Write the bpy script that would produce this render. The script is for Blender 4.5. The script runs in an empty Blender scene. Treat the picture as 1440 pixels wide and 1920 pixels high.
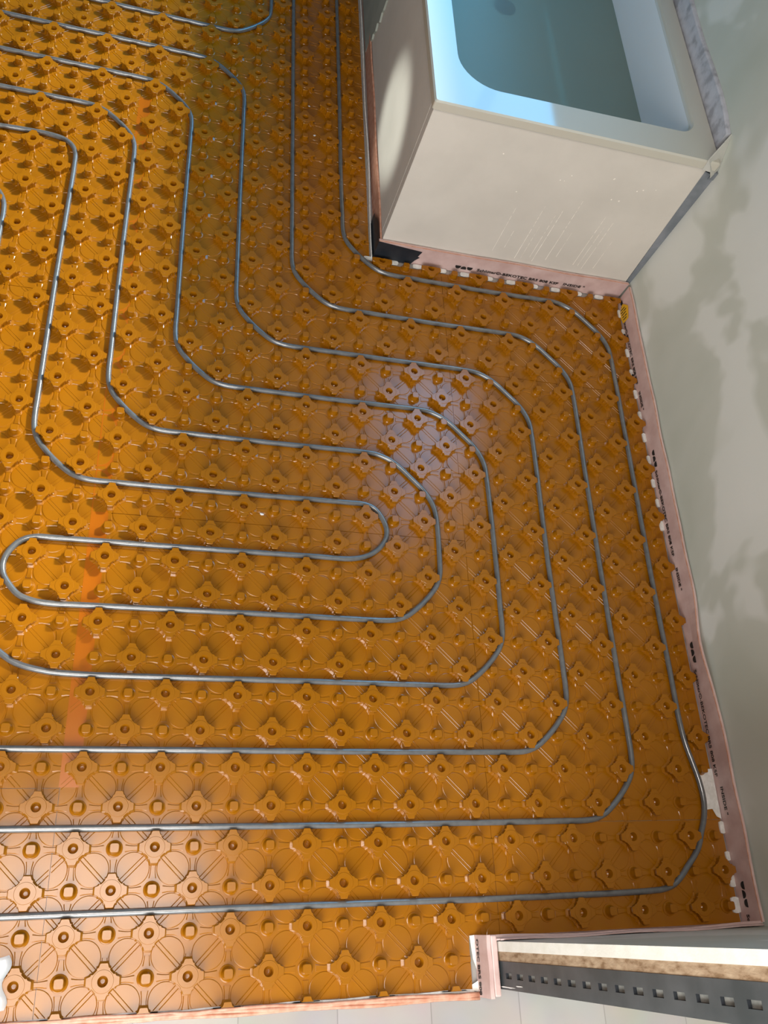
import bpy, bmesh, math, random
from mathutils import Vector, Matrix
random.seed(7)
SC = bpy.context.scene
COL = SC.collection
D = 0.075                                   # stud pitch in metres

# ------------------------------------------------------------------ camera
R = [[0.9603234737, -0.0413542337, 0.2758054625],
     [0.0828441585, -0.9020058811, -0.4237006441],
     [0.2662999650, 0.4297385458, -0.8627914645]]
cd = bpy.data.cameras.new('camera')
cam = bpy.data.objects.new('camera', cd); COL.objects.link(cam)
cd.sensor_fit = 'HORIZONTAL'; cd.sensor_width = 36.0; cd.lens = 36.0 * 1595.97 / 1440
cd.clip_start = 0.02
CAMP = Vector((0.158422, 0.083197, 1.842303))
m = Matrix(((R[0][0], -R[1][0], -R[2][0], CAMP.x),
            (R[0][1], -R[1][1], -R[2][1], CAMP.y),
            (R[0][2], -R[1][2], -R[2][2], CAMP.z),
            (0, 0, 0, 1)))
cam.matrix_world = m
SC.camera = cam

# ------------------------------------------------------------------ light and exposure
SC.view_settings.view_transform = 'Standard'
SC.view_settings.look = 'None'
SC.view_settings.gamma = 1.0
SC.view_settings.use_curve_mapping = False
SC.view_settings.exposure = 0.0
w = bpy.data.worlds.new('daylight'); SC.world = w; w.use_nodes = True
bg = w.node_tree.nodes['Background']
bg.inputs['Color'].default_value = (0.55, 0.75, 1.0, 1); bg.inputs['Strength'].default_value = 1.0

def area(name, loc, target, sx, sy, power, color, spread=math.pi):
    l = bpy.data.lights.new(name, 'AREA'); l.shape = 'RECTANGLE'; l.size = sx; l.size_y = sy
    l.energy = power; l.color = color; l.spread = spread
    o = bpy.data.objects.new(name, l); COL.objects.link(o); o.location = loc
    o.rotation_euler = (Vector(target) - Vector(loc)).to_track_quat('-Z', 'Y').to_euler()
    return o
# daylight coming in by the wide window above the bathtub (right wall)
area('window_daylight', (1.57, 3.80, 2.00), (0.57, 3.80, 2.00), 3.55, 1.40, 98, (0.05, 0.50, 1.0))
area('low_sky_daylight', (1.56, 2.15, 1.62), (0.56, 1.75, 0.80), 1.0, 0.42, 2.0, (1.0, 0.74, 0.60))
# low soft sun through the same window, clearing the tub and reaching the left half of the floor
su = bpy.data.lights.new('low_sun', 'SUN'); su.energy = 5.6; su.angle = math.radians(6); su.color = (1.0, 0.97, 0.86)
sun = bpy.data.objects.new('low_sun', su); COL.objects.link(sun); sun.location = (3.0, 3.3, 2.8)
EL, AZ = math.radians(37), math.radians(57)
sun.rotation_euler = Vector((-math.cos(EL) * math.sin(AZ), -math.cos(EL) * math.cos(AZ), -math.sin(EL))).to_track_quat('-Z', 'Y').to_euler()
# bright ceiling panel above the photographer
area('ceiling_panel_light', (-0.05, 0.04, 2.88), (-0.05, 0.04, 0), 1.20, 0.95, 64, (1.0, 0.90, 0.83))
# daylight through the doorway from the hall
area('doorway_daylight', (-0.1, -1.15, 1.35), (0.9, 1.2, 0.4), 1.2, 1.5, 58, (0.97, 0.98, 0.95))
# added spot for a soft light patch on the bathtub side, source unseen
sl = bpy.data.lights.new('side_patch_spot', 'SPOT'); sl.energy = 125; sl.color = (0.92, 1.0, 0.95)
sl.spot_size = math.radians(12); sl.spot_blend = 0.8; sl.shadow_soft_size = 0.02
so = bpy.data.objects.new('side_patch_spot', sl); COL.objects.link(so); so.location = (-1.25, 2.25, 0.235)
so.rotation_euler = (Vector((0.739, 2.14, 0.215)) - so.location).to_track_quat('-Z', 'Y').to_euler()

# ------------------------------------------------------------------ helpers
def tag(o, label=None, cat=None, group=None, kind=None):
    if label: o['label'] = label
    if cat: o['category'] = cat
    if group: o['group'] = group
    if kind: o['kind'] = kind
    return o

def empty(name, loc=(0, 0, 0)):
    o = bpy.data.objects.new(name, None); COL.objects.link(o)
    o.location = loc; o.empty_display_size = 0.05
    return o

def link_mesh(name, me, parent=None, mat=None):
    o = bpy.data.objects.new(name, me); COL.objects.link(o)
    if parent:
        o.parent = parent
        o.matrix_parent_inverse = Matrix.Translation(-Vector(parent.location))
    if mat and not me.materials: me.materials.append(mat)
    return o

def mesh(name, vs, fs, parent=None, mat=None, smooth=False, fix=False):
    me = bpy.data.meshes.new(name); me.from_pydata([tuple(v) for v in vs], [], fs)
    if fix:
        b = bmesh.new(); b.from_mesh(me); bmesh.ops.recalc_face_normals(b, faces=b.faces); b.to_mesh(me); b.free()
    if smooth: me.polygons.foreach_set('use_smooth', [True] * len(me.polygons))
    me.update()
    return link_mesh(name, me, parent, mat)

class MB:
    def __init__(s): s.v = []; s.f = []
    def add(s, vs, fs):
        n = len(s.v); s.v += [tuple(v) for v in vs]; s.f += [tuple(i + n for i in f) for f in fs]
    def box(s, x0, x1, y0, y1, z0, z1):
        s.add([(x0, y0, z0), (x1, y0, z0), (x1, y1, z0), (x0, y1, z0), (x0, y0, z1), (x1, y0, z1), (x1, y1, z1), (x0, y1, z1)],
              [(0, 3, 2, 1), (4, 5, 6, 7), (0, 1, 5, 4), (1, 2, 6, 5), (2, 3, 7, 6), (3, 0, 4, 7)])
    def prism(s, pts, off):
        """extrude a polygon of 3-D points by a vector"""
        n = len(pts); off = Vector(off)
        vs = [Vector(p) for p in pts] + [Vector(p) + off for p in pts]
        fs = [tuple(range(n))[::-1], tuple(range(n, 2 * n))] + [(i, (i + 1) % n, n + (i + 1) % n, n + i) for i in range(n)]
        s.add(vs, fs)
    def build(s, name, mat=None, parent=None, smooth=False, bevel=0, fix=True, seg=2):
        o = mesh(name, s.v, s.f, parent, mat, smooth, fix)
        if bevel:
            b = o.modifiers.new('soft_edges', 'BEVEL'); b.width = bevel; b.segments = seg; b.limit_method = 'ANGLE'
            b.angle_limit = math.radians(40)
        return o

def catmull(P, step=0.008):
    P = [Vector(p) for p in P]; out = []
    Q = [P[0] * 2 - P[1]] + P + [P[-1] * 2 - P[-2]]
    for k in range(1, len(Q) - 2):
        a, b, c, d = Q[k - 1], Q[k], Q[k + 1], Q[k + 2]
        n = max(2, min(60, int((c - b).length / step)))
        # centripetal parametrisation keeps long straights straight
        t0 = 0; t1 = t0 + max(1e-6, (b - a).length) ** .5; t2 = t1 + max(1e-6, (c - b).length) ** .5; t3 = t2 + max(1e-6, (d - c).length) ** .5
        for q in range(n):
            t = t1 + (t2 - t1) * q / n
            A1 = a * ((t1 - t) / (t1 - t0)) + b * ((t - t0) / (t1 - t0)); A2 = b * ((t2 - t) / (t2 - t1)) + c * ((t - t1) / (t2 - t1))
            A3 = c * ((t3 - t) / (t3 - t2)) + d * ((t - t2) / (t3 - t2))
            B1 = A1 * ((t2 - t) / (t2 - t0)) + A2 * ((t - t0) / (t2 - t0)); B2 = A2 * ((t3 - t) / (t3 - t1)) + A3 * ((t - t1) / (t3 - t1))
            out.append(B1 * ((t2 - t) / (t2 - t1)) + B2 * ((t - t1) / (t2 - t1)))
    out.append(P[-1]); return out

def sweep(mb, pts, r, n=12, flat=1.0):
    N = len(pts); vs = []; fs = []
    for k, p in enumerate(pts):
        t = (pts[min(k + 1, N - 1)] - pts[max(k - 1, 0)]).normalized()
        side = t.cross(Vector((0, 0, 1)))
        side = side.normalized() if side.length > 1e-4 else Vector((1, 0, 0))
        up = side.cross(t)
        for a in range(n):
            A = 2 * math.pi * a / n
            vs.append(p + side * (r * math.cos(A)) + up * (r * flat * math.sin(A)))
    for k in range(N - 1):
        for a in range(n):
            fs.append((k * n + a, k * n + (a + 1) % n, (k + 1) * n + (a + 1) % n, (k + 1) * n + a))
    fs.append(tuple(range(n))); fs.append(tuple(range((N - 1) * n, N * n))[::-1])
    mb.add(vs, fs)

# ------------------------------------------------------------------ materials
def mat(name, color, rough=0.5, metal=0, coat=0, spec=0.5):
    mt = bpy.data.materials.new(name); mt.use_nodes = True
    b = mt.node_tree.nodes['Principled BSDF']
    b.inputs['Base Color'].default_value = (*color, 1); b.inputs['Roughness'].default_value = rough
    b.inputs['Metallic'].default_value = metal
    b.inputs['Coat Weight'].default_value = coat; b.inputs['Specular IOR Level'].default_value = spec
    return mt
def nodes(mt): return mt.node_tree.nodes, mt.node_tree.links, mt.node_tree.nodes['Principled BSDF']
def mottled(name, stops, scale, rough=0.6, bump=0.0, bscale=60, detail=4, metal=0, coat=0, dist=0.0, stretch=(1, 1, 1), spec=0.5, bdist=0.002):
    mt = mat(name, stops[0][1], rough, metal, coat, spec); n, l, b = nodes(mt)
    tc = n.new('ShaderNodeTexCoord'); mp = n.new('ShaderNodeMapping'); mp.inputs['Scale'].default_value = stretch
    l.new(tc.outputs['Object'], mp.inputs[0])
    no = n.new('ShaderNodeTexNoise'); no.inputs['Scale'].default_value = scale; no.inputs['Detail'].default_value = detail
    no.inputs['Distortion'].default_value = dist
    l.new(mp.outputs[0], no.inputs['Vector'])
    cr = n.new('ShaderNodeValToRGB'); e = cr.color_ramp.elements
    e[0].position = stops[0][0]; e[0].color = (*stops[0][1], 1); e[1].position = stops[-1][0]; e[1].color = (*stops[-1][1], 1)
    for p, c in stops[1:-1]:
        q = e.new(p); q.color = (*c, 1)
    l.new(no.outputs['Fac'], cr.inputs[0]); l.new(cr.outputs[0], b.inputs['Base Color'])
    if bump:
        n2 = n.new('ShaderNodeTexNoise'); n2.inputs['Scale'].default_value = bscale; n2.inputs['Detail'].default_value = 5
        l.new(mp.outputs[0], n2.inputs['Vector'])
        bp = n.new('ShaderNodeBump'); bp.inputs['Strength'].default_value = bump; bp.inputs['Distance'].default_value = bdist
        l.new(n2.outputs['Fac'], bp.inputs['Height']); l.new(bp.outputs[0], b.inputs['Normal'])
    return mt

M = {}
M['mat'] = mottled('amber_plastic', [(0.3, (0.305, 0.107, 0.0022)), (0.7, (0.345, 0.122, 0.0030))], 3.0, 0.20, 0.05, 14, 3, spec=0.42, bdist=0.004)
M['flange'] = mottled('orange_overlap_plastic', [(0.3, (0.37, 0.092, 0.001)), (0.7, (0.42, 0.115, 0.003))], 5.0, 0.24, 0.1, 14, spec=0.55)
M['pipe'] = mottled('grey_pipe_plastic', [(0.3, (0.105, 0.105, 0.105)), (0.7, (0.14, 0.14, 0.135))], 60, 0.27, 0.08, 500, spec=1.0, coat=0.6)
M['plaster'] = mottled('grey_wall_plaster', [(0.34, (0.52, 0.535, 0.45)), (0.49, (0.58, 0.59, 0.51)), (0.53, (0.72, 0.725, 0.66)), (0.70, (0.75, 0.75, 0.69))], 2.6, 0.85, 0.25, 90, 3, dist=0.35, bdist=0.001)
M['paint'] = mat('raw_room_plaster', (0.15, 0.14, 0.125), 0.85)
M['film'] = mottled('pink_strip_film', [(0.35, (0.58, 0.385, 0.345)), (0.65, (0.70, 0.505, 0.46))], 22, 0.42, 0.25, 45)
M['edge'] = mottled('terracotta_film_edge', [(0.35, (0.52, 0.22, 0.13)), (0.65, (0.66, 0.36, 0.25))], 60, 0.45, 0.2, 200)
M['foam'] = mottled('white_foam', [(0.4, (0.72, 0.70, 0.64)), (0.6, (0.84, 0.82, 0.77))], 90, 0.6, 0.2, 300)
M['ink'] = mat('black_ink', (0.015, 0.013, 0.012), 0.6)
M['tape'] = mottled('black_tape_and_slot_shade', [(0.35, (0.012, 0.015, 0.02)), (0.65, (0.02, 0.024, 0.03))], 20, 0.5, 0.3, 60)
M['yellow'] = mat('yellow_sticker', (0.78, 0.42, 0.02), 0.5)
M['panel'] = mottled('beige_foam_board', [(0.35, (0.62, 0.565, 0.49)), (0.65, (0.68, 0.62, 0.54))], 6, 0.7, 0.15, 400, 6)
M['scratch'] = mat('pale_scratch', (0.97, 0.90, 0.80), 0.7)
M['acrylic'] = mat('white_acrylic', (0.56, 0.52, 0.43), 0.07, spec=0.7)
M['basin'] = mat('white_basin_acrylic', (0.80, 0.80, 0.80), 0.12, spec=0.6)
M['dark'] = mat('dark_metal', (0.03, 0.05, 0.055), 0.35, 0.6)
M['seal'] = mottled('grey_sealing_strip', [(0.36, (0.34, 0.33, 0.35)), (0.50, (0.50, 0.49, 0.52)), (0.66, (0.56, 0.55, 0.58))], 30, 0.6, 0.2, 90)
M['sealgrey'] = mottled('slate_grey_tape', [(0.35, (0.16, 0.175, 0.19)), (0.65, (0.24, 0.25, 0.27))], 20, 0.6, 0.2, 90)
M['board'] = mottled('cream_plasterboard', [(0.4, (0.74, 0.71, 0.62)), (0.6, (0.80, 0.77, 0.69))], 30, 0.7, 0.15, 300)
M['osb'] = mottled('chipboard', [(0.32, (0.20, 0.115, 0.055)), (0.46, (0.33, 0.22, 0.13)), (0.66, (0.42, 0.30, 0.19))], 110, 0.8, 0.6, 160, 6, stretch=(1, 1, 0.45))
M['steel'] = mottled('galvanised_steel', [(0.35, (0.055, 0.065, 0.068)), (0.65, (0.095, 0.105, 0.11))], 14, 0.42, 0.1, 40, metal=0.35)
M['slot'] = mottled('slot_back', [(0.4, (0.22, 0.22, 0.20)), (0.6, (0.32, 0.31, 0.28))], 60, 0.7)
M['crumb'] = mat('plaster_crumb', (0.75, 0.72, 0.68), 0.8)
# clear plastic
M['clear'] = mat('clear_plastic', (0.75, 0.80, 0.82), 0.12, coat=0.4)
nodes(M['clear'])[2].inputs['Alpha'].default_value = 0.38
# plank floor with seams
def floor_mat():
    mt = mat('pale_hall_planks', (0.6, 0.57, 0.54), 0.35); n, l, b = nodes(mt)
    tc = n.new('ShaderNodeTexCoord'); mp = n.new('ShaderNodeMapping')
    mp.inputs['Rotation'].default_value = (0, 0, math.pi / 2); mp.inputs['Location'].default_value = (0.3, 0.172, 0)
    br = n.new('ShaderNodeTexBrick'); br.inputs['Scale'].default_value = 1.0; br.inputs['Mortar Size'].default_value = 0.0012
    br.inputs['Brick Width'].default_value = 1.2; br.inputs['Row Height'].default_value = 0.19
    br.inputs['Color1'].default_value = (0.40, 0.375, 0.345, 1); br.inputs['Color2'].default_value = (0.44, 0.41, 0.385, 1)
    br.inputs['Mortar'].default_value = (0.30, 0.28, 0.26, 1)
    l.new(tc.outputs['Object'], mp.inputs[0]); l.new(mp.outputs[0], br.inputs['Vector'])
    no = n.new('ShaderNodeTexNoise'); no.inputs['Scale'].default_value = 9
    mx = n.new('ShaderNodeMix'); mx.data_type = 'RGBA'; mx.blend_type = 'MULTIPLY'; mx.inputs[0].default_value = 0.25
    l.new(tc.outputs['Object'], no.inputs['Vector']); l.new(br.outputs['Color'], mx.inputs[6]); l.new(no.outputs['Color'], mx.inputs[7])
    l.new(mx.outputs[2], b.inputs['Base Color'])
    return mt
M['floor'] = floor_mat()
# water: tinted see-through surface
def water_mat():
    mt = bpy.data.materials.new('teal_water'); mt.use_nodes = True
    n, l = mt.node_tree.nodes, mt.node_tree.links; n.clear()
    out = n.new('ShaderNodeOutputMaterial')
    tr = n.new('ShaderNodeBsdfTransparent'); tr.inputs[0].default_value = (0.56, 0.64, 0.54, 1)
    df = n.new('ShaderNodeBsdfDiffuse'); df.inputs[0].default_value = (0.34, 0.34, 0.27, 1)
    gl = n.new('ShaderNodeBsdfGlossy'); gl.inputs['Roughness'].default_value = 0.25
    m1 = n.new('ShaderNodeMixShader'); m1.inputs[0].default_value = 0.45
    m2 = n.new('ShaderNodeMixShader'); fr = n.new('ShaderNodeFresnel'); fr.inputs[0].default_value = 1.16
    l.new(tr.outputs[0], m1.inputs[1]); l.new(df.outputs[0], m1.inputs[2])
    l.new(fr.outputs[0], m2.inputs[0]); l.new(m1.outputs[0], m2.inputs[1]); l.new(gl.outputs[0], m2.inputs[2])
    l.new(m2.outputs[0], out.inputs[0])
    return mt
M['water'] = water_mat()

# ------------------------------------------------------------------ the room
WX = 1.545                                   # inner face of right wall
def struct(name, mb, mt, bevel=0):
    return tag(mb.build(name, mt, bevel=bevel), kind='structure')
b = MB(); b.box(-2.6, 2.0, -2.6, 6.0, -0.12, -0.0025); struct('floor', b, M['floor'])
b = MB(); b.box(-2.6, 2.0, -2.6, 6.0, 2.9, 3.0); struct('ceiling', b, M['paint'])
b = MB()
b.box(WX, 1.70, -2.6, 1.6, 0, 2.9); b.box(WX, 1.70, 5.6, 6.0, 0, 2.9)
b.box(WX, 1.70, 1.6, 5.6, 0, 1.27); b.box(WX, 1.70, 1.6, 5.6, 2.72, 2.9)
struct('wall_right', b, M['plaster'])
b = MB(); b.box(-2.7, -2.6, -2.6, 6.0, 0, 2.9); struct('wall_left', b, M['paint'])
b = MB(); b.box(-2.6, 2.0, 6.0, 6.1, 0, 2.9); struct('wall_back', b, M['paint'])
b = MB(); b.box(-2.6, -0.55, -0.075, 0.02, 0, 2.9); b.box(-0.55, 0.905, -0.075, 0.02, 2.1, 2.9); struct('wall_left_of_door', b, M['paint']).name = 'wall_doorway'
# front wall right of the doorway: plastered board facing the room
b = MB(); b.box(0.905, WX, 0.0125, 0.0305, 0, 2.9)
fw = struct('wall_front', b, M['board'])
fw.data.materials.append(M['plaster'])
for p in fw.data.polygons:
    if p.normal.y > 0.9 or p.center.y < -0.05: p.material_index = 1
# window frame in the right wall
b = MB()
for y in (1.6, 3.78, 5.55): b.box(1.60, 1.66, y, y + 0.05, 1.27, 2.72)
b.box(1.60, 1.66, 1.6, 5.6, 1.27, 1.31); b.box(1.60, 1.66, 1.6, 5.6, 2.68, 2.72)
struct('window_1', b, M['paint'])

# chipboard layer and perforated steel profile exposed in the wall end
b = MB(); b.box(0.906, 0.990, -0.0045, 0.0124, 0.0, 2.48)
cb = b.build('chipboard_panel', M['osb']); tag(cb, 'raw chipboard edge sandwiched between cream board and steel profile in the wall end', 'board')

def steel_profile():
    root = tag(empty('steel_profile', (0.93, -0.028, 0)), 'dark galvanised steel stud with a row of punched slots in the wall end', 'metal stud')
    x = 0.905; y0, y1 = -0.052, -0.005; sy0, sy1 = -0.0345, -0.0245
    web = MB(); back = MB(); dep = 0.006
    def q(x, ya, yb, za, zb): web.add([(x, ya, za), (x, yb, za), (x, yb, zb), (x, ya, zb)], [(0, 3, 2, 1)])
    q(x, y0, sy0, 0, 2.48); q(x, sy1, y1, 0, 2.48)
    z = 0.0; k = -2; r = 0.002
    while True:
        a = 0.142 + 0.0523 * k; c = a + 0.027; k += 1
        if a > 2.43: break
        q(x, sy0, sy1, z, a)
        # pocket sides
        web.add([(x, sy0, a), (x, sy1, a), (x + dep, sy1, a), (x + dep, sy0, a)], [(0, 1, 2, 3)])
        web.add([(x, sy0, c), (x, sy1, c), (x + dep, sy1, c), (x + dep, sy0, c)], [(3, 2, 1, 0)])
        web.add([(x, sy0, a), (x, sy0, c), (x + dep, sy0, c), (x + dep, sy0, a)], [(3, 2, 1, 0)])
        web.add([(x, sy1, a), (x, sy1, c), (x + dep, sy1, c), (x + dep, sy1, a)], [(0, 1, 2, 3)])
        z = c
    q(x, sy0, sy1, z, 2.48)
    w_ = web.build('perforated_web', M['steel'], root, fix=False)
    w_.data.materials.append(M['tape'])  # black on the pocket sides paints in the shadow inside the slots
    for p in w_.data.polygons:
        if abs(p.normal.x) < 0.5: p.material_index = 1
    back.add([(x + dep, y0, 0), (x + dep, y1, 0), (x + dep, y1, 2.48), (x + dep, y0, 2.48)], [(0, 3, 2, 1)])
    back.build('slot_backing', M['slot'], root, fix=False)
    fl = MB(); fl.box(x, x + 0.05, y0 - 0.0015, y0, 0, 2.48); fl.box(x, x + 0.05, y1, y1 + 0.0004, 0, 2.48)
    fl.build('flange', M['steel'], root)
    sm = MB()
    for (ya, za, ly, lz) in ((-0.046, 0.03, 0.006, 0.05), (-0.049, 0.09, 0.003, 0.09), (-0.045, 0.15, 0.003, 0.04), (-0.047, 0.012, 0.010, 0.03)):
        P = []
        for t in range(14):
            A = 2 * math.pi * t / 14; rr = random.uniform(0.55, 1.0)
            P.append((x - 0.0008, ya + ly / 2 * rr * math.cos(A), za + lz / 2 * rr * math.sin(A)))
        sm.prism(P, (0.0008, 0, 0))
    sm.build('plaster_smear', M['crumb'], root)
steel_profile()

# ------------------------------------------------------------------ stud meshes
def stud_profile(theta):
    c, s = abs(math.cos(theta)), abs(math.sin(theta))
    rho = 0.0298 / max(c, s)
    cx = cy = 0.0375; rad = 0.0318
    cu = cx * c + cy * s; disc = rad * rad - (cx * cx + cy * cy - cu * cu)
    if disc > 0: rho = min(rho, cu - math.sqrt(disc))
    a = math.degrees(math.atan2(s, c)); dd = abs(a - 45)
    rho = max(rho, 0.0208)
    if 15 < dd < 22: rho = max(rho, 0.0246)
    return rho

def make_large():
    th = []
    for q in range(4):
        for a in (0, 5, 10, 13.2, 14, 18, 22, 23.5, 24.5, 27.5, 29.5, 31, 35, 40, 45, 50, 55, 59, 60.5, 62.5, 65.5, 66.5, 68, 72, 76, 76.8, 80, 85):
            th.append(math.radians(q * 90 + a))
    n = len(th)
    loops = [  # (function of outline -> radius, z)
        (lambda r: 0.0040, 0.0058), (lambda r: 0.0070, 0.0075), (lambda r: 0.0088, 0.0215), (lambda r: 0.0094, 0.0226),
        (lambda r: 0.0186, 0.0226), (lambda r: 0.0192, 0.0220),
        (lambda r: r - 0.0008, 0.0220), (lambda r: r, 0.0212), (lambda r: r - 0.0002, 0.0172), (lambda r: r - 0.0044, 0.0165),
        (lambda r: r - 0.0040, 0.0040), (lambda r: r + 0.0006, 0.0026), (lambda r: r + 0.0024, 0.0022), (lambda r: r + 0.0030, 0.0)]
    vs = [(0, 0, 0.0055)]; fs = []
    for f, z in loops:
        for t in th:
            r = f(stud_profile(t)); vs.append((r * math.cos(t), r * math.sin(t), z))
    for k in range(n): fs.append((0, 1 + k, 1 + (k + 1) % n))
    for L in range(len(loops) - 1):
        for k in range(n):
            a = 1 + L * n + k; b_ = 1 + L * n + (k + 1) % n; fs.append((a, a + n, b_ + n, b_))
    return vs, fs

def sq(theta, h, p=5.0):
    c, s = abs(math.cos(theta)), abs(math.sin(theta))
    return h / ((c ** p + s ** p) ** (1 / p))
def make_small():
    n = 32; th = [2 * math.pi * k / n for k in range(n)]
    loops = [(lambda t: sq(t, 0.0078), 0.0205), (lambda t: sq(t, 0.0088), 0.0196), (lambda t: sq(t, 0.0090, 4), 0.0150),
             (lambda t: 0.0100, 0.0135), (lambda t: 0.0118, 0.0045), (lambda t: 0.0135, 0.0026), (lambda t: 0.0155, 0.0020), (lambda t: 0.0160, 0.0)]
    vs = [(0, 0, 0.0205)]; fs = []
    for f, z in loops:
        for t in th: vs.append((f(t) * math.cos(t), f(t) * math.sin(t), z))
    for k in range(n): fs.append((0, 1 + k, 1 + (k + 1) % n))
    for L in range(len(loops) - 1):
        for k in range(n):
            a = 1 + L * n + k; b_ = 1 + L * n + (k + 1) % n; fs.append((a, a + n, b_ + n, b_))
    return vs, fs
LV, LF = make_large(); SV, SF = make_small()
def stud_mesh(name, V, F, clip=None):
    me = bpy.data.meshes.new(name)
    if clip:
        x0, x1, y0, y1 = clip
        V = [(min(max(x, x0), x1), min(max(y, y0), y1), z) for x, y, z in V]
    me.from_pydata(V, [], F); me.materials.append(M['mat'])
    me.polygons.foreach_set('use_smooth', [True] * len(me.polygons))
    me.set_sharp_from_angle(angle=math.radians(24))
    me.update(); return me
LM = stud_mesh('large_stud', LV, LF); SM = stud_mesh('small_stud', SV, SF)

# camera visibility test (only leave out what neither the photo nor a step aside could show)
def seen(x, y, margin=0.10):
    p = Vector((x, y, 0)) - CAMP
    a = R[0][0] * p.x + R[0][1] * p.y + R[0][2] * p.z
    b_ = R[1][0] * p.x + R[1][1] * p.y + R[1][2] * p.z
    c = R[2][0] * p.x + R[2][1] * p.y + R[2][2] * p.z
    u = 1595.97 * a / c + 720; v = 1595.97 * b_ / c + 960
    return -1440 * margin < u < 1440 * (1 + margin) and -1920 * margin * 0.7 < v < 1920 * (1 + margin)

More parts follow.
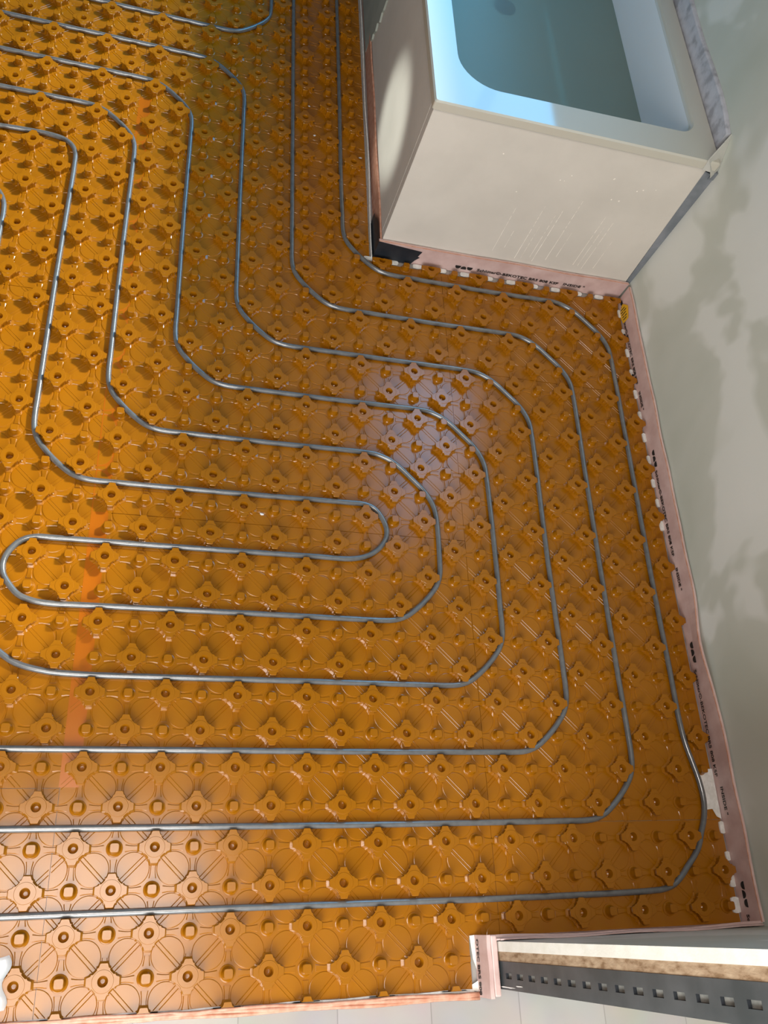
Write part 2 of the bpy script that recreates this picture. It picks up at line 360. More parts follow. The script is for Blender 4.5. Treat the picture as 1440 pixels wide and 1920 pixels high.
def board(label, rects, z=0.0, vis=True):
    """rects in grid units (i0,i1,j0,j1)"""
    g = 0.004
    xs = [r[0] for r in rects] + [r[1] for r in rects]; ys = [r[2] for r in rects] + [r[3] for r in rects]
    cx, cy = (min(xs) + max(xs)) / 2 * D, (min(ys) + max(ys)) / 2 * D
    root = tag(empty('studded_panel', (round(cx, 3), round(cy, 3), z)), label, 'floor panel', 'amber studded underfloor heating panels')
    mb = MB(); TH = 0.0012
    def ext(rc, ci):
        """stretch a rectangle across the panel's own inner joint"""
        i0, i1, j0, j1 = rc
        for o in rects:
            if o is rc or not (o[0] <= ci <= o[1]): continue
            if abs(o[3] - j0) < 1e-6: j0 = o[2]
            if abs(o[2] - j1) < 1e-6: j1 = o[3]
        return i0, i1, j0, j1
    for (i0, i1, j0, j1) in rects:
        mb.box(i0 * D + g * .1, i1 * D - g * .1, j0 * D + g * .1, j1 * D - g * .1, z - 0.002, z + TH)
        for o in rects:                      # plug the inner joint so the sheet is continuous
            if abs(o[3] - j0) < 1e-6: mb.box(max(o[0], i0) * D + g * .1, min(o[1], i1) * D - g * .1, j0 * D - g * .1, j0 * D + g * .1, z - 0.002, z + TH)
    lo_i, hi_i = math.floor(min(xs)), math.ceil(max(xs)); lo_j, hi_j = math.floor(min(ys)), math.ceil(max(ys))
    n = 40; zt = z + TH
    for i in range(lo_i - 1, hi_i + 1):
        for j in range(lo_j - 1, hi_j + 1):
            ci, cj = i + .5, j + .5
            done = False
            for (i0, i1, j0, j1) in rects:
                if done: break
                if not (i0 - .41 < ci < i1 + .41 and j0 - .41 < cj < j1 + .41): continue
                if not (i0 - .01 <= ci <= i1 + .01 and j0 - .01 <= cj <= j1 + .01): continue
                if not seen(ci * D, cj * D): continue
                i0, i1, j0, j1 = ext((i0, i1, j0, j1) if len(rects) == 1 else [q_ for q_ in rects if tuple(q_) == (i0, i1, j0, j1)][0], ci)
                X0, X1, Y0, Y1 = i0 * D + .0006, i1 * D - .0006, j0 * D + .0006, j1 * D - .0006
                cl = lambda x, y, zz: (min(max(x, X0), X1), min(max(y, Y0), Y1), zz)
                vs = [(ci * D, cj * D, zt + .0011)]
                for rr, dz in ((0.0296, 0.0011), (0.0306, 0.0008), (0.0313, -0.0002)):
                    for k in range(n):
                        A = 2 * math.pi * k / n; vs.append(cl(ci * D + rr * math.cos(A), cj * D + rr * math.sin(A), zt + dz))
                vs[0] = cl(*vs[0][:2], zt + .0011)
                fs = [(0, 1 + k, 1 + (k + 1) % n) for k in range(n)]
                for L in range(2):
                    for k in range(n):
                        a = 1 + L * n + k; b_ = 1 + L * n + (k + 1) % n; fs.append((a, a + n, b_ + n, b_))
                mb.add(vs, fs)
                # twin ribs on the diagonal joining the two large studs
                done = True
                sgn = 1 if (i + j) % 2 == 0 else -1
                u = Vector((1, sgn)).normalized(); nn = Vector((-u.y, u.x))
                for o in (-0.0036, 0.0036):
                    for (a0, a1) in ((-0.031, 0.031),):
                        base = Vector((ci * D, cj * D)) + nn * o
                        ts = [a0 + (a1 - a0) * q_ / 40 for q_ in range(41)]
                        ts = [t for t in ts if X0 + .001 <= base.x + u.x * t <= X1 - .001 and Y0 + .001 <= base.y + u.y * t <= Y1 - .001]
                        if len(ts) < 2: continue
                        pts = []
                        for (t, w_, dz) in ((ts[0], -0.0010, 0), (ts[0], 0, .0009), (ts[0], 0.0010, 0), (ts[-1], -0.0010, 0), (ts[-1], 0, .0009), (ts[-1], 0.0010, 0)):
                            p = base + u * t + nn * w_
                            pts.append((p.x, p.y, zt + .0010 + dz))
                        mb.add(pts, [(0, 3, 4, 1), (1, 4, 5, 2)])
    # low bars linking large and small studs
    for i in range(lo_i, hi_i + 1):
        for j in range(lo_j, hi_j + 1):
            for di, dj in ((1, 0), (0, 1)):
                ci, cj = i + di * .5, j + dj * .5
                for (i0, i1, j0, j1) in rects:
                    if i0 <= ci <= i1 and j0 <= cj <= j1 and seen(ci * D, cj * D):
                        X0, X1, Y0, Y1 = i0 * D, i1 * D, j0 * D, j1 * D
                        hw = 0.0050; hl = 0.0175
                        # a pinched bar: narrower in the middle where the discs come closest
                        P = []
                        prof = [(-hl, .0072), (-hl * .5, .0056), (0, .0048), (hl * .5, .0056), (hl, .0072)]
                        ring = []
                        for sgn2 in (1, -1):
                            for (t, w_) in (prof if sgn2 == 1 else prof[::-1]):
                                ring.append((t, w_ * sgn2))
                        for sc, dz in ((1.0, 0.0), (0.72, 0.0013)):
                            for (t, w_) in ring:
                                if di: x, y = ci * D + t, cj * D + w_ * sc
                                else: x, y = ci * D + w_ * sc, cj * D + t
                                P.append((min(max(x, X0), X1), min(max(y, Y0), Y1), zt + dz))
                        m_ = len(ring)
                        fs = [(k, (k + 1) % m_, m_ + (k + 1) % m_, m_ + k) for k in range(m_)] + [tuple(range(m_, 2 * m_))]
                        mb.add(P, fs)
                        break
    sheet = mb.build('base_sheet', M['mat'], root, fix=False)
    b_ = bmesh.new(); b_.from_mesh(sheet.data); bmesh.ops.dissolve_degenerate(b_, dist=1e-6, edges=b_.edges)
    for f in b_.faces:
        if f.normal.z < -0.5 and f.calc_center_median().z > z: f.normal_flip()
    b_.to_mesh(sheet.data); b_.free()
    for i in range(lo_i - 1, hi_i + 2):
        for j in range(lo_j - 1, hi_j + 2):
            large = (i + j) % 2 == 0
            e = 0.42 if large else 0.20
            hit = None
            for r in rects:
                if r[0] - e < i < r[1] + e and r[2] - e < j < r[3] + e:
                    if r[0] <= i <= r[1] and r[2] <= j <= r[3]: hit = r; break
                    hit = hit or r
            if not hit or not seen(i * D, j * D) or (i, j) == (20, 4): continue
            i0, i1, j0, j1 = hit
            # a rectangle edge shared with the panel's own other rectangle is no cut
            U = (min(xs), max(xs), min(ys), max(ys))
            clip = [(-9 if (i - e >= i0) else (i0 - i) * D), (9 if (i + e <= i1) else (i1 - i) * D),
                    (-9 if (j - e >= j0) else (j0 - j) * D), (9 if (j + e <= j1) else (j1 - j) * D)]
            if len(rects) > 1:
                for o in rects:
                    if o is hit: continue
                    if o[0] <= i <= o[1] and abs(o[3] - j0) < 1e-6: clip[2] = -9
                    if o[0] <= i <= o[1] and abs(o[2] - j1) < 1e-6: clip[3] = 9
                    if o[2] <= j <= o[3] and abs(o[0] - i1) < 1e-6: clip[1] = 9
            if any(abs(c) < 8 for c in clip):
                me = stud_mesh('large_stud' if large else 'small_stud', LV if large else SV, LF if large else SF, clip)
            else: me = LM if large else SM
            o = bpy.data.objects.new('large_stud' if large else 'small_stud', me)
            COL.objects.link(o); o.parent = root
            o.location = (i * D - root.location.x, j * D - root.location.y, 0.0012 - 0.0004)
    return root

RI = 20.40                                  # right cut edge in grid units
boards = [
 board('amber studded panel in the doorway, its lower left corner showing a pale sheen', [(0.5, 11.57, -0.73, 0.5), (0.5, 12.5, 0.5, 12.5)]),
 board('amber studded panel in the middle, crossed by the short inner hairpin bend of pipe', [(0.5, 9.57, 24.1, 28.5), (0.5, 12.5, 12.5, 24.1)], 0.0005),
 board('dark amber studded panel running up beside the left flank of the bathtub', [(0.5, 9.57, 28.5, 42)]),
 board('narrow amber studded panel filling the bottom right corner beside the wall end', [(12.5, RI, 0.52, 3.48)], 0.0004),
 board('amber studded panel lying along the right wall below the bathtub', [(12.5, RI, 3.48, 19.5)]),
 board('amber studded panel tucked in the corner at the foot of the bathtub front', [(12.5, RI, 19.5, 24.1)], 0.0004),
 board('amber studded panel cut off by the left edge in the bottom left corner', [(-6, 0.5, -0.73, 4.5)], 0.0003),
 board('amber studded panel at the left edge, under the blue-lit pipes and left hairpin', [(-11.5, 0.5, 4.5, 20.5)]),
 board('amber studded panel in the top left corner with strong stud shadows', [(-11.5, 0.5, 20.5, 36.5)], 0.0003),
]
# orange overlap flange of the left panels
ov = boards[7]
mb = MB()
for (a, c) in ((4.52, 20.48),):
    mb.box(0.47 * D, 0.97 * D, a * D, c * D, 0.0022, 0.0027)
o = mb.build('overlap_flange', M['flange'], ov); tag(o, 'brighter orange overlap strip')
mb = MB(); mb.box(0.44 * D, 0.92 * D, 20.52 * D, 30.5 * D, 0.0022, 0.0027)
tag(mb.build('overlap_flange', M['flange'], boards[8]), 'brighter orange overlap strip')

# ------------------------------------------------------------------ heating pipe runs (grid coordinates)
PR = 0.0068; PZ = 0.0095
def pipe(label, pts):
    P = catmull([(a * D, b_ * D, PZ) for a, b_ in pts])
    mb = MB(); sweep(mb, P, PR, 14)
    o = mb.build('heating_pipe', M['pipe'], smooth=True, fix=False)
    tag(o, label, 'pipe', 'grey underfloor heating pipe runs')
def turn(X, Y, hx, vy, horizontal_first=True):
    """bend between the straight x = X and the straight y = Y, cutting the corner between the studs"""
    if round(X + .5 * hx + Y + .5 * vy) % 2:      # a small stud stays outside the bend
        q = [(2.6, 0), (2.1, 0), (1.62, .045), (1.26, .18), (.97, .39)]
    else:                                         # a large stud stays outside the bend
        q = [(2.5, 0), (2.0, .04), (1.58, .20), (1.22, .45)]
    q = q + [(.665, .665) if len(q) == 5 else (.83, .83)] + [(v, u) for u, v in q[::-1]]
    P = [(X + hx * u, Y + vy * v) for u, v in q]
    return P if horizontal_first else P[::-1]
pipe('outermost grey heating pipe run, hugging the bathtub corner and then the right wall',
     [(8.5, 42), (8.5, 32), (8.48, 28)] + turn(8.5, 23.5, 1, 1, False) + [(14.5, 23.47)] + turn(19.5, 23.5, -1, -1) +
     [(19.5, 17), (19.47, 11.3), (19.5, 8), (19.5, 6.6), (19.57, 5.8), (19.7, 5.2), (19.82, 4.6), (19.84, 4.0), (19.72, 3.5), (19.53, 3.1), (19.36, 2.72), (19.12, 2.42), (18.83, 2.14), (18.56, 1.88), (18.26, 1.66), (17.9, 1.54), (17.4, 1.5), (13, 1.46), (8.85, 1.48), (-0.5, 1.5), (-7.5, 1.5)])
pipe('second grey heating pipe run from the bathtub, sharing its wide bend before the right wall',
     [(6.5, 42), (6.5, 32)] + turn(6.5, 21.5, 1, 1, False) + [(12, 21.48)] + turn(17.5, 21.5, -1, -1) + [(17.48, 15), (17.47, 10.5)] + turn(17.5, 3.5, -1, 1, False) + [(8.9, 3.48), (-0.8, 3.5), (-7.5, 3.5)])
pipe('third grey heating pipe run, crossing the top left and leaving straight across the lower floor',
     [(-11, 33.5), (-4, 33.5)] + turn(4.5, 33.5, -1, -1) + [(4.49, 26)] + turn(4.5, 19.5, 1, 1, False) + [(10, 19.5)] + turn(15.5, 19.5, -1, -1) + [(15.47, 12)] + turn(15.5, 5.5, -1, 1, False) + [(9.0, 5.48), (2.96, 5.48), (-1.07, 5.48), (-7.5, 5.5)])
pipe('fourth grey heating pipe run, bending round the outside of the left hairpin',
     [(-11, 31.5), (-4.7, 31.5)] + turn(2.5, 31.5, -1, -1) + [(2.48, 25)] + turn(2.5, 17.5, 1, 1, False) + [(8, 17.48)] + turn(13.5, 17.5, -1, -1) + [(13.52, 12)] + turn(13.5, 7.5, -1, 1, False) +
     [(7, 7.5), (2.5, 7.49), (0.7, 7.5), (-0.2, 7.56), (-1.0, 7.76), (-1.55, 8.13), (-1.97, 8.54), (-2.45, 8.92), (-2.68, 9.35), (-3.0, 9.56), (-3.3, 9.9), (-3.5, 10.6), (-3.5, 16), (-3.48, 21)] + turn(-3.5, 25.5, -1, -1, False) + [(-7, 25.5), (-11, 25.5)])
pipe('innermost grey heating pipe run with two tight hairpin bends, lit blue along its left straight',
     [(-11, 29.5), (-4.5, 29.5)] + turn(0.5, 29.5, -1, -1) + [(0.48, 22)] + turn(0.5, 15.5, 1, 1, False) + [(6, 15.48)] + turn(11.5, 15.5, -1, -1)[:-1] + turn(11.5, 9.5, -1, 1, False)[1:] +
     [(5.8, 9.51), (0.5, 9.5), (-0.3, 9.5), (-0.8, 9.56), (-1.2, 9.72), (-1.47, 10.0), (-1.68, 10.33), (-1.72, 10.7), (-1.58, 11.08), (-1.33, 11.37), (-0.98, 11.51), (-0.4, 11.52), (2.55, 11.5), (7.4, 11.51), (8.5, 11.52), (9.05, 11.67), (9.47, 11.99), (9.70, 12.4), (9.70, 12.75), (9.54, 13.12), (9.32, 13.38), (8.98, 13.51), (8.4, 13.52), (4.05, 13.49)] + turn(-1.5, 13.5, 1, 1) +
     [(-1.52, 21), (-1.5, 25), (-1.5, 26.2), (-1.53, 26.8), (-1.66, 27.15), (-1.95, 27.4), (-2.5, 27.52), (-3.3, 27.53), (-4.2, 27.5), (-6, 27.5), (-11, 27.5)])
pipe('short grey heating pipe run curling in a hook at the top edge',
     [(-11, 35.5), (-1.8, 35.5)] + turn(5.5, 35.5, -1, 1) + [(5.5, 42)])

# ------------------------------------------------------------------ printed writing
def text(body, size, loc, rot, mt, parent, name='printed_text', width=None, extr=0.00015, scale_x=1.0):
    c = bpy.data.curves.new('lettering', 'FONT'); c.body = body; c.size = size; c.extrude = extr; c.resolution_u = 3; c.offset = 0.0003
    t = bpy.data.objects.new('lettering', c); COL.objects.link(t)
    bpy.context.view_layer.update()
    dg = bpy.context.evaluated_depsgraph_get()
    me = bpy.data.meshes.new_from_object(t.evaluated_get(dg)); bpy.data.objects.remove(t)
    xs = [v.co.x for v in me.vertices]; wd = max(xs) - min(xs); x0 = min(xs)
    k = (width / wd) if width else scale_x
    mx = Matrix.Translation(loc) @ Matrix.LocRotScale(None, __import__('mathutils').Euler(rot), None) @ Matrix.Diagonal((k, 1, 1, 1)) @ Matrix.Translation((-x0, 0, 0))
    me.transform(mx); me.materials.clear(); me.materials.append(mt)
    return link_mesh(name, me, parent)
def logo(origin, dirx, parent, w_=0.0175, h=0.0115, thick=0.0003):
    """three half-round marks in a row: down, up, down"""
    o = Vector(origin); dx = Vector(dirx); up = Vector((0, 0, 1)); nrm = dx.cross(up) * thick
    mb = MB()
    for k, dn in enumerate((True, False, True)):
        P = []
        for t in range(9):
            A = math.pi * t / 8
            x = k * (w_ * 1.06) + w_ / 2 - w_ / 2 * math.cos(A); y = h * math.sin(A) ** 0.75
            P.append(o + dx * x + up * ((h - y) if dn else y))
        mb.prism(P, nrm)
    mb.build('printed_logo', M['ink'], parent)
BODY = 'Schl\u00fcter\u00ae-BEKOTEC BRS 808 KSF'

# ------------------------------------------------------------------ edge strips
def wavy_strip(name, path, H, th, mt, parent, topw=None):
    """upright band following path [(x,y,nx,ny,lean)], thickness th away from the normal"""
    mb = MB(); vs = []; fs = []
    n = len(path)
    for (x, y, nx, ny, lean, hh) in path:
        for (o, z) in ((0, 0.0), (lean * 0.35, hh * 0.5), (lean, hh), (lean - th * math.copysign(1, 1), hh), (-th, 0.0)):
            vs.append((x + nx * o, y + ny * o, z))
    for k in range(n - 1):
        for a in range(5):
            fs.append((k * 5 + a, k * 5 + (a + 1) % 5, (k + 1) * 5 + (a + 1) % 5, (k + 1) * 5 + a))
    fs.append((0, 1, 2, 3, 4)); fs.append(tuple((n - 1) * 5 + a for a in (4, 3, 2, 1, 0)))
    mb.add(vs, fs)
    return mb.build(name, mt, parent)
def bump(t, c, w_): return math.exp(-((t - c) / w_) ** 2)

# right wall
root = tag(empty('edge_insulation_strip', (1.537, 0.93, 0)), 'long pink insulation strip with black print standing along the right wall', 'edge strip')
path = []; N = 90
XS = 1.5335
for k in range(N + 1):
    y = 1.815 - (1.815 - 0.04) * k / N
    lean = 0.0010 * math.sin(y * 21) + 0.012 * bump(y, 0.66, 0.10) - 0.002 * bump(y, 0.40, 0.10) + 0.0012
    path.append((XS, y, -1, 0, lean, 0.071 + 0.0012 * math.sin(y * 33)))
wavy_strip('pink_film', path, 0.07, 0.0075, M['film'], root)
P = [Vector((x - 0 - lean + 0.0005, y, h)) for (x, y, nx, ny, lean, h) in path]
mb = MB(); sweep(mb, P, 0.0013, 6); mb.build('reddish_top_edge', M['edge'], root)
# white foam tabs of the foot showing at the cut mat edge
def tab(mb, x, y, lx, ly, z=0.0045):
    n = 12; P = []
    for t in range(n):
        A = 2 * math.pi * t / n + 0.26
        rx = sq(A, 1.0, 5); P.append((x + lx / 2 * rx * math.cos(A), y + ly / 2 * rx * math.sin(A), 0.0012))
    mb.prism(P, (0, 0, z))
def tab(par, x, y, lx, ly, z=0.0045, _t=tab):
    m_ = MB(); _t(m_, x, y, lx, ly, z); m_.build('foam_tab', M['foam'], par)
tb = root
for j in range(15, 24):
    tab(tb, 1.5285, (j + 0.5) * D, 0.011, 0.026 + 0.004 * random.random())
for (y, lx, ly) in ((1.10, .010, .026), (1.03, .012, .03), (0.243, .013, .028), (0.180, .012, .02), (0.130, .016, .034), (0.076, .022, .034)):
    tab(tb, WX - 0.0125 - lx / 2 + 0.002, y, lx, ly)
for (y, lx) in ((1.53, .006), (1.68, .006), (1.37, .006)): tab(tb, 1.531, y, lx, 0.008)
for (ys, yb, yi, zz) in ((1.8, 1.7506, 1.46, 0.014), (1.2583, 1.1930, 0.895, 0.020), (0.6897, 0.618, 0.332, 0.0225), (0.1243, 0.0555, None, 0.025)):
    logo((XS - 0.0015 - 0.0050 * bump(ys, 0.66, 0.10), ys, zz), (0, -1, 0), root)
    if yi is not None:
        if ys < 1.7 or True:
            ln = 0.0030 + 0.0055 * (ys < 0.7)
            o = text(BODY, 0.0135, (XS - ln, yb, zz - 0.001), (math.pi / 2, 0, -math.pi / 2), M['ink'], root, width=0.262)
            o2 = text('INSIDE "', 0.0135, (XS - 0.0030, yi, zz + 0.002), (math.pi / 2, 0, -math.pi / 2), M['ink'], root, width=0.064)
    else:
        o = text('Sc', 0.0135, (XS - 0.0022, yb, zz), (math.pi / 2, 0, -math.pi / 2), M['ink'], root, width=0.014)
# yellow corner sticker with dark marks
st = MB()
P = []
for t in range(10):
    A = 2 * math.pi * t / 10; r = 0.024 * (1.0 + 0.08 * (-1) ** t)
    P.append((XS - 0.0038, 1.748 + 1.35 * r * math.cos(A), 0.026 + r * math.sin(A)))
st.prism(P, (0.0005, 0, 0))
s_ = st.build('corner_sticker', M['yellow']); tag(s_, 'small yellow sticker with black marks on the pink strip in the tub corner', 'sticker')
mk = MB()
for k, (yy, z0, z1) in enumerate(((1.766, .012, .034), (1.757, .010, .022), (1.757, .026, .040), (1.748, .012, .036), (1.739, .014, .024), (1.737, .028, .038), (1.729, .016, .034))):
    mk.box(XS - 0.0044, XS - 0.0038, yy - 0.0014, yy + 0.0014, z0, z1)
mk.build('black_marks', M['ink'], s_)

# bathtub front and side
root = tag(empty('edge_insulation_strip', (1.13, 1.825, 0)), 'pink insulation strip with black print across the foot of the bathtub front', 'edge strip')
path = []
for k in range(61):
    x = 0.728 + (1.534 - 0.728) * k / 60
    path.append((x, 1.826, 0, -1, 0.0012 + 0.0006 * math.sin(x * 25), 0.071 + 0.001 * math.sin(x * 18)))
wavy_strip('pink_film', path, 0.07, 0.008, M['film'], root)
P = [Vector((x, y - lean + 0.0005, h)) for (x, y, nx, ny, lean, h) in path]
mb = MB(); sweep(mb, P, 0.0013, 6); mb.build('reddish_top_edge', M['edge'], root)
tb = root
for i in range(9, 20):
    tab(tb, (i + 0.5) * D + 0.002, 1.8165, 0.030, 0.013)
logo((0.9765, 1.8238, 0.0170), (1, 0, 0), root)
text(BODY, 0.0135, (1.046, 1.8232, 0.0195), (math.pi / 2, 0, 0), M['ink'], root, width=0.268)
text('INSIDE "', 0.0135, (1.331, 1.8232, 0.022), (math.pi / 2, 0, 0), M['ink'], root, width=0.072)

root = tag(empty('edge_insulation_strip', (0.73, 2.5, 0)), 'plain insulation strip with reddish top edge along the left flank of the bathtub', 'edge strip')
path = []
for k in range(50):
    y = 1.83 + 1.55 * k / 49
    path.append((0.7335, y, -1, 0, 0.0012 * math.sin(y * 15) + .001, 0.070))
wavy_strip('pink_film', path, 0.07, 0.005, M['edge'], root)
path = []
for k in range(50):
    y = 1.818 + 1.55 * k / 49
    path.append((0.7215 + 0.0012 * math.sin(y * 9), y, -1, 0, 0.0015 * math.sin(y * 11) + 0.003 * bump(y, 2.42, 0.2), 0.014 + 0.010 * bump(y, 2.42, 0.25)))
wavy_strip('white_foam_foot', path, 0.07, 0.003, M['foam'], root)

# black tape round the corner
def tape():
    th = 0.0008
    y = 1.8235; x1 = 0.728
    mb = MB()
    F = [(x1, y, 0.002), (0.842, y, 0.002), (0.8505, y, 0.020), (0.861, y, 0.034), (0.854, y, 0.0355), (0.862, y, 0.058), (0.80, y, 0.064), (0.745, y, 0.069), (x1, y, 0.071)]
    mb.prism(F, (0, th * -1, 0))
    S = [(x1, y - th, 0.002), (x1, y - th, 0.071), (x1, 1.90, 0.070), (x1, 1.925, 0.060), (x1, 1.935, 0.044), (x1, 1.96, 0.040), (x1, 1.965, 0.020), (x1, 1.95, 0.002)]
    mb.prism(S, (-th, 0, 0))
    # strip lying over the gap to the foam foot
    mb.box(0.7235, x1, y - th, 1.955, 0.0020, 0.0032)
    o = mb.build('adhesive_tape', M['tape']); tag(o, 'black adhesive tape wrapped round the lower corner of the bathtub box', 'tape')
tape()

# jamb strip
root = tag(empty('edge_insulation_strip', (0.885, -0.01, 0)), 'short pink printed strip wrapping the exposed end of the wall', 'edge strip')
path = []
for k in range(16):
    y = 0.043 - 0.112 * k / 15
    path.append((0.879, y, -1, 0, 0.0006 * math.sin(y * 90), 0.069))
wavy_strip('pink_film', path, 0.07, 0.008, M['film'], root)
mb = MB(); mb.box(0.8875, 0.9015, -0.066, 0.043, 0.040, 0.0695); mb.build('folded_top', M['film'], root, bevel=0.003)
mb = MB()
mb.prism([(0.868, 0.042, 0.003), (0.8785, 0.043, 0.003), (0.8785, -0.02, 0.003), (0.872, 0.0, 0.003)], (0, 0, 0.002))
mb.prism([(0.866, -0.046, 0.003), (0.879, -0.040, 0.003), (0.879, -0.060, 0.003), (0.866, -0.056, 0.003)], (0, 0, 0.002))
mb.build('white_foam_foot', M['foam'], root)
text('OTEC BRS 808', 0.0165, (0.8778, 0.035, 0.013), (math.pi / 2, 0, -math.pi / 2), M['ink'], root, width=0.100)

# crumpled strip lying along the doorway edge
root = tag(empty('edge_insulation_strip', (0.3, -0.06, 0)), 'crumpled pink strip lying along the doorway edge of the panels', 'edge strip')
rng = random.Random(3)
mb = MB()
for s_i, (y0, r, z0) in enumerate(((-0.0640, 0.0042, 0.006), (-0.0690, 0.0036, 0.0045), (-0.0600, 0.0030, 0.010))):
    P = []
    for k in range(60):
        x = -0.55 + 1.43 * k / 59
        drift = 0.006 * (1 - x) * 0.6 if x > -1 else 0
        P.append(Vector((x, y0 + drift * 1.0 + 0.0012 * math.sin(x * 23 + s_i * 2) + rng.uniform(-.0006, .0006) - 0.002 * max(0, x), z0 + 0.0018 * math.sin(x * 31 + s_i) + rng.uniform(-.0005, .0005))))
    sweep(mb, P, r, 8, 0.8)
mb.build('rolled_film', M['edge'], root, smooth=True)
mb = MB(); P = []
for k in range(60):
    x = -0.55 + 1.42 * k / 59
    P.append(((x, -0.0545 + 0.0012 * math.sin(x * 40), 0.004), (x, -0.0610 + 0.003 * (1 - x) + 0.001 * math.sin(x * 57), 0.004)))
vs = []; fs = []
for a, c in P: vs += [a, c, (a[0], a[1], 0.0015), (c[0], c[1], 0.0015)]
for k in range(len(P) - 1):
    q = 4 * k; fs += [(q, q + 1, q + 5, q + 4), (q, q + 4, q + 6, q + 2), (q + 1, q + 3, q + 7, q + 5)]
mb.add(vs, fs); mb.build('white_foam_foot', M['foam'], root)

# strip against the front wall
root = tag(empty('edge_insulation_strip', (1.2, 0.035, 0)), 'dusty pink strip with grey folds along the foot of the wall right of the doorway', 'edge strip')
path = []
for k in range(50):
    x = 0.888 + (1.535 - 0.888) * k / 49
    path.append((x, 0.0395, 0, 1, 0.0015 * math.sin(x * 22) + 0.002 * math.sin(x * 9), 0.055 + 0.015 * bump(x, 1.5, 0.2)))
wavy_strip('pink_film', path, 0.07, 0.006, M['film'], root)
mb = MB()
for s_i, (y0, z0, r) in enumerate(((0.0345, 0.070, 0.0022), (0.0335, 0.085, 0.0018))):
    P = [Vector((0.90 + 0.63 * k / 40, y0 + 0.0012 * math.sin(k * .35 + s_i), z0 + 0.006 * math.sin(k * 0.22 + 2 * s_i))) for k in range(41)]
    sweep(mb, P, r, 6)
mb.build('grey_fold', M['film'], root, smooth=True)

# white card piece under the outer pipe, clear plastic scrap
mb = MB(); mb.prism([(1.494, 0.375, 0.0035), (1.533, 0.378, 0.0035), (1.5315, 0.262, 0.0035), (1.520, 0.268, 0.0035), (1.512, 0.285, 0.0035), (1.492, 0.283, 0.0035)], (0, 0, 0.0008))
tag(mb.build('foam_offcut', M['foam']), 'rectangular white foam piece under the outer pipe beside the right wall strip', 'foam piece')
def scrap():
    rg = random.Random(5); vs = []; fs = []; nx, ny = 12, 16
    for a in range(nx + 1):
        for c in range(ny + 1):
            u, v = a / nx, c / ny
            x = -0.12 + 0.108 * u + 0.006 * math.sin(v * 9) * (u > 0.8); y = 0.048 - 0.085 * v + 0.004 * math.sin(u * 7)
            vs.append((x, y, 0.0265 + rg.uniform(0, 0.004)))
    for a in range(nx):
        for c in range(ny): q = a * (ny + 1) + c; fs.append((q, q + 1, q + ny + 2, q + ny + 1))
    o = mesh('plastic_wrap', vs, fs, None, M['clear'], True)
    s = o.modifiers.new('thickness', 'SOLIDIFY'); s.thickness = 0.0004
    tag(o, 'crumpled clear plastic wrap at the left edge of the doorway', 'plastic wrap')
scrap()

# ------------------------------------------------------------------ bathtub
TX0, TX1, TY0, TY1 = 0.739, 1.515, 1.836, 3.60
TZ = 0.545
root = tag(empty('bathtub', (1.14, 2.72, 0)), 'white bathtub set in a beige foam board box against the right wall', 'bathtub')
# boxed carrier
def quadbox(mb, x0, x1, x1t, y0, y1, z0, z1):
    mb.add([(x0, y0, z0), (x1, y0, z0), (x1, y1, z0), (x0, y1, z0), (x0, y0, z1), (x1t, y0, z1), (x1t, y1, z1), (x0, y1, z1)],
           [(0, 3, 2, 1), (4, 5, 6, 7), (0, 1, 5, 4), (1, 2, 6, 5), (2, 3, 7, 6), (3, 0, 4, 7)])
mb = MB(); quadbox(mb, TX0, 1.530, 1.506, TY0, TY0 + 0.03, 0.0, TZ - 0.026); fp = mb.build('front_panel', M['panel'], root, bevel=0.002)
mb = MB(); mb.box(TX0, TX0 + 0.03, TY0 + 0.0305, TY1, 0.0, TZ - 0.03); mb.build('side_panel', M['panel'], root)
mb = MB(); mb.box(TX0, TX1, TY1 + 0.001, TY1 + 0.03, 0.0, TZ - 0.03); mb.build('end_panel', M['panel'], root)
# glue runs / scratches on the front
rg = random.Random(11)
for (x, z0, z1, w_) in ((1.065, .10, .27, .0012), (1.095, .12, .19, .0008), (1.142, .085, .30, .0016), (1.160, .09, .22, .0008), (1.185, .10, .27, .0014), (1.198, .085, .29, .0018), (1.236, .10, .34, .0016), (1.262, .12, .22, .0008), (1.327, .10, .30, .0016), (1.343, .10, .26, .0010), (1.360, .09, .29, .0014), (1.395, .10, .22, .0008)):
    z = z0; mb = MB()
    while z < z1:
        dz = rg.uniform(0.006, 0.02); ww = w_ * (0.5 + 0.5 * rg.random()) * (1 - 0.5 * (z - z0) / (z1 - z0))
        mb.box(x - ww / 2 + rg.uniform(-.0004, .0004), x + ww / 2, TY0 - 0.0005, TY0 + 0.0002, z, min(z + dz, z1)); z += dz + (rg.uniform(0, 0.010) if z > z0 + (z1 - z0) * .4 else 0)
    mb.build('pale_scratch', M['scratch'], root)
for k in range(12):
    mb = MB(); x = rg.uniform(0.95, 1.42); z = rg.uniform(0.30, 0.45); s = rg.uniform(.001, .002); mb.box(x - s, x + s, TY0 - .0005, TY0 + .0002, z - s, z + s); mb.build('pale_speck', M['scratch'], root)
# torn cover on the left flank
mb = MB()
E_ = [(2.60, 0.36), (2.61, 0.29), (2.63, 0.25), (2.635, 0.215), (2.645, 0.20), (2.64, 0.17), (2.665, 0.15), (2.66, 0.125), (2.68, 0.10), (2.675, 0.085), (2.70, 0.05), (2.71, 0.01)]
mb.prism([(TX0 - 0.0004, y, z) for y, z in E_] + [(TX0 - 0.0004, 3.59, 0.01), (TX0 - 0.0004, 3.59, 0.36)], (-0.006, 0, 0))
mb.build('torn_cover_sheet', mottled('grey_green_board', [(0.4, (0.30, 0.32, 0.27)), (0.6, (0.36, 0.375, 0.32))], 8, 0.8, 0.2, 200), root)
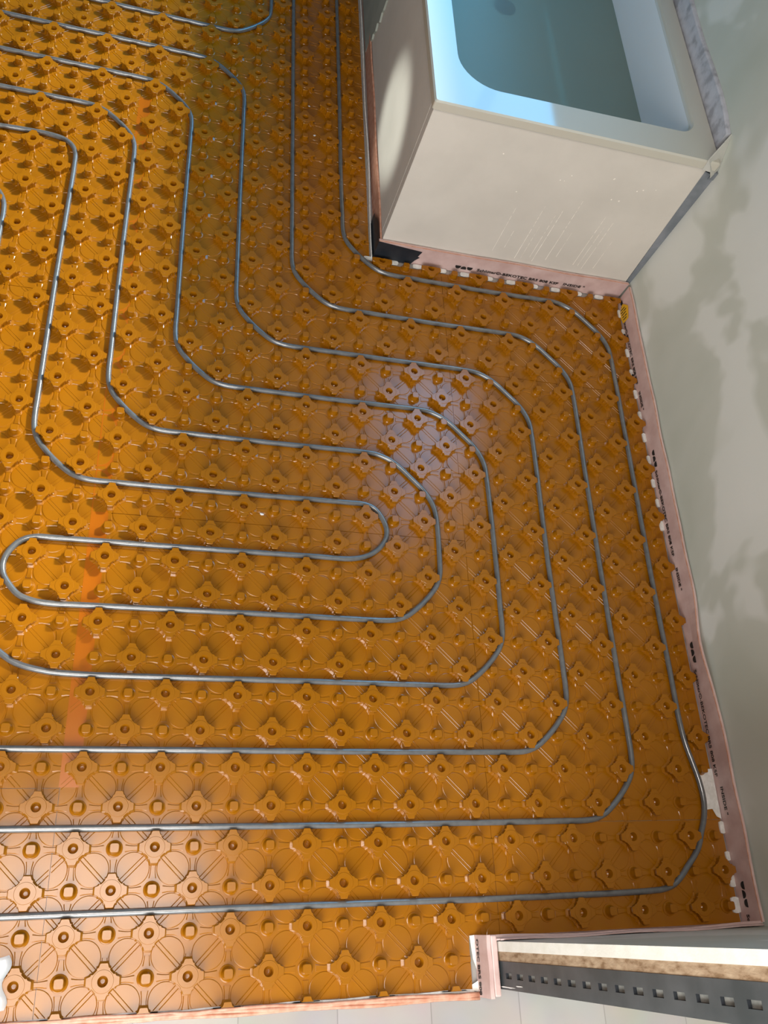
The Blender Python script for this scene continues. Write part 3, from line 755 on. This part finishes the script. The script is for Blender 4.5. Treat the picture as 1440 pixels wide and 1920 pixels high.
# rim and basin: loops of a rounded rectangle
def rrect(x0, x1, y0, y1, r, n=10):
    P = []
    for cx, cy, a0 in ((x1 - r[0], y0 + r[0], -90), (x1 - r[1], y1 - r[1], 0), (x0 + r[2], y1 - r[2], 90), (x0 + r[3], y0 + r[3], 180)):
        rr = {(-90): r[0], 0: r[1], 90: r[2], 180: r[3]}[a0]
        for k in range(n + 1):
            A = math.radians(a0 + 90 * k / n); P.append((cx + rr * math.cos(A), cy + rr * math.sin(A)))
    return P
RX0, RX1, RY0, RY1 = 0.7335, 1.530, 1.8305, 3.62
def loft(name, levels, mt, cap=False):
    vs = []; fs = []; n = None
    for (P, z) in levels:
        n = len(P); vs += [(x, y, z) for x, y in P]
    for L in range(len(levels) - 1):
        for k in range(n): a = L * n + k; c = L * n + (k + 1) % n; fs.append((a, c, c + n, a + n))
    if cap: fs.append(tuple(range((len(levels) - 1) * n, len(levels) * n)))
    o = mesh(name, vs, fs, root, mt, True)
    o.data.set_sharp_from_angle(angle=math.radians(25)); return o
ro = [0.006] * 4
# slightly skewed inner outline, wide bow at the front as in the photo
def inner(off=0.0):
    P = rrect(0.806 + off, 1.482 - off, 1.915 + off, 3.52 - off, [max(.02, .052 - off * .3), .06, .10, max(.05, .105 - off * .3)])
    out = []
    for x, y in P:
        if y < 2.2:
            t = (x - 0.95) / 0.5
            y += 0.010 * max(0, t) * (1 if y < 2.0 else 0)
        if x > 1.3: x -= 0.006 * max(0, (2.2 - y) / 0.3) if y < 2.2 else 0
        out.append((x, y))
    return out
outer = [rrect(RX0, RX1, RY0, RY1, ro), ]
loft('rim', [(rrect(RX0 + .002, RX1, RY0 + .002, RY1, ro), TZ - 0.026), (rrect(RX0, RX1, RY0, RY1, ro), TZ - 0.024), (rrect(RX0, RX1, RY0, RY1, ro), TZ - 0.004),
             (rrect(RX0 + .004, RX1 - .004, RY0 + .004, RY1 - .004, ro), TZ), (inner(0.0), TZ), (inner(0.003), TZ - 0.004), (inner(0.006), TZ - 0.014)], M['acrylic'])
loft('basin', [(inner(0.006), TZ - 0.014), (inner(0.016), TZ - 0.06), (inner(0.03), TZ - 0.18), (inner(0.055), TZ - 0.33), (inner(0.085), TZ - 0.385), (inner(0.14), TZ - 0.405)], M['basin'], cap=True)
def disc(mb, cx, cy, z, r0, r1, h, n=32):
    vs = []; fs = []
    for r, zz in ((r0, z), (r0, z + h), (r1, z + h), (r1, z)):
        for k in range(n): A = 2 * math.pi * k / n; vs.append((cx + r * math.cos(A), cy + r * math.sin(A), zz))
    for L in range(3):
        for k in range(n): a = L * n + k; c = L * n + (k + 1) % n; fs.append((a, c, c + n, a + n))
    mb.add(vs, fs)
mb = MB(); disc(mb, 1.208, 2.93, 0.141, 0.0, 0.020, 0.012); disc(mb, 1.208, 2.93, 0.141, 0.026, 0.038, 0.008)
dr = mb.build('drain', M['dark'], root, smooth=False); tag(dr, 'round dark drain')
# water in the tub
WZ = 0.385
wp = inner(0.0285)
wo = mesh('bath_water', [(x, y, WZ) for x, y in wp], [tuple(range(len(wp)))], None, M['water'])
tag(wo, 'calm teal water filling the white bathtub', 'water')

# sealing strip between rim and wall
root2 = tag(empty('tub_sealing_strip', (1.54, 2.7, 0.54)), 'grey speckled foam sealing strip between bathtub rim and right wall', 'sealing strip')
mb = MB()
L = []
for k in range(30):
    y = 1.90 + 1.75 * k / 29; h = 0.597 + 0.003 * math.sin(y * 13) - 0.010 * bump(y, 1.90, 0.05)
    L.append([(1.5315, y, 0.530), (1.5325, y, h - .002), (1.5365, y, h + .001), (1.5445, y, h + .002), (1.5445, y, 0.530)])
vs = [p for r in L for p in r]; fs = []
for k in range(29):
    for a in range(5): fs.append((k * 5 + a, k * 5 + (a + 1) % 5, (k + 1) * 5 + (a + 1) % 5, (k + 1) * 5 + a))
fs += [(0, 1, 2, 3, 4), tuple(145 + a for a in (4, 3, 2, 1, 0))]
mb.add(vs, fs); mb.build('strip_body', M['seal'], root2)
mb = MB()
mb.prism([(1.487, 1.829, 0.551), (1.5440, 1.893, 0.590), (1.5440, 1.845, 0.518), (1.5250, 1.826, 0.500), (1.513, 1.826, 0.518), (1.489, 1.8265, 0.520)], (-0.0012, 0.0016, 0.0015))
mb.build('folded_end', mottled('pale_strip_end', [(0.4, (0.50, 0.48, 0.43)), (0.6, (0.58, 0.56, 0.50))], 20, 0.6), root2)
mb = MB(); mb.box(1.528, 1.5440, 1.835, 1.850, 0.488, 0.512); tag(mb.build('dark_foam_end', M['sealgrey'], root2), 'dark grey foam end')
# slate tape closing the vertical gap
mb = MB()
mb.add([(1.530, 1.838, 0.06), (1.5445, 1.838, 0.06), (1.5445, 1.838, 0.500), (1.506, 1.838, 0.508), (1.530, 1.842, 0.06), (1.5445, 1.842, 0.06), (1.5445, 1.842, 0.500), (1.506, 1.842, 0.508)],
       [(0, 1, 2, 3), (7, 6, 5, 4), (0, 4, 5, 1), (1, 5, 6, 2), (2, 6, 7, 3), (3, 7, 4, 0)])
tag(mb.build('joint_tape', M['sealgrey']), 'slate grey tape closing the upright gap between bathtub front and right wall', 'tape')

# crumbs on the mat
for (x, y, s, lab) in ((0.701, 2.217, .0045, 'white plaster crumb on the dark panel nearest the bathtub side'), (0.557, 2.275, .0035, 'white plaster crumb between the two pipes left of the bathtub'), (0.580, 2.270, .0028, 'smaller white crumb next to the crumb between the pipes'), (0.541, 2.40, .0030, 'pale crumb left of the second pipe from the bathtub'), (0.42, 0.965, .0040, 'pale blue-white chip on the seam inside the inner hairpin')):
    rg = random.Random(int(x * 1000)); vs = []; 
    b_ = bmesh.new(); bmesh.ops.create_icosphere(b_, subdivisions=1, radius=s)
    for v in b_.verts: v.co = Vector((v.co.x * 1.4, v.co.y, v.co.z * .55)) * rg.uniform(.75, 1.15)
    me = bpy.data.meshes.new('plaster_crumb'); b_.to_mesh(me); b_.free()
    o = link_mesh('plaster_crumb', me, None, M['crumb']); o.location = (x, y, 0.0023 + s * .5)
    tag(o, lab, 'debris', 'plaster crumbs on the panels')
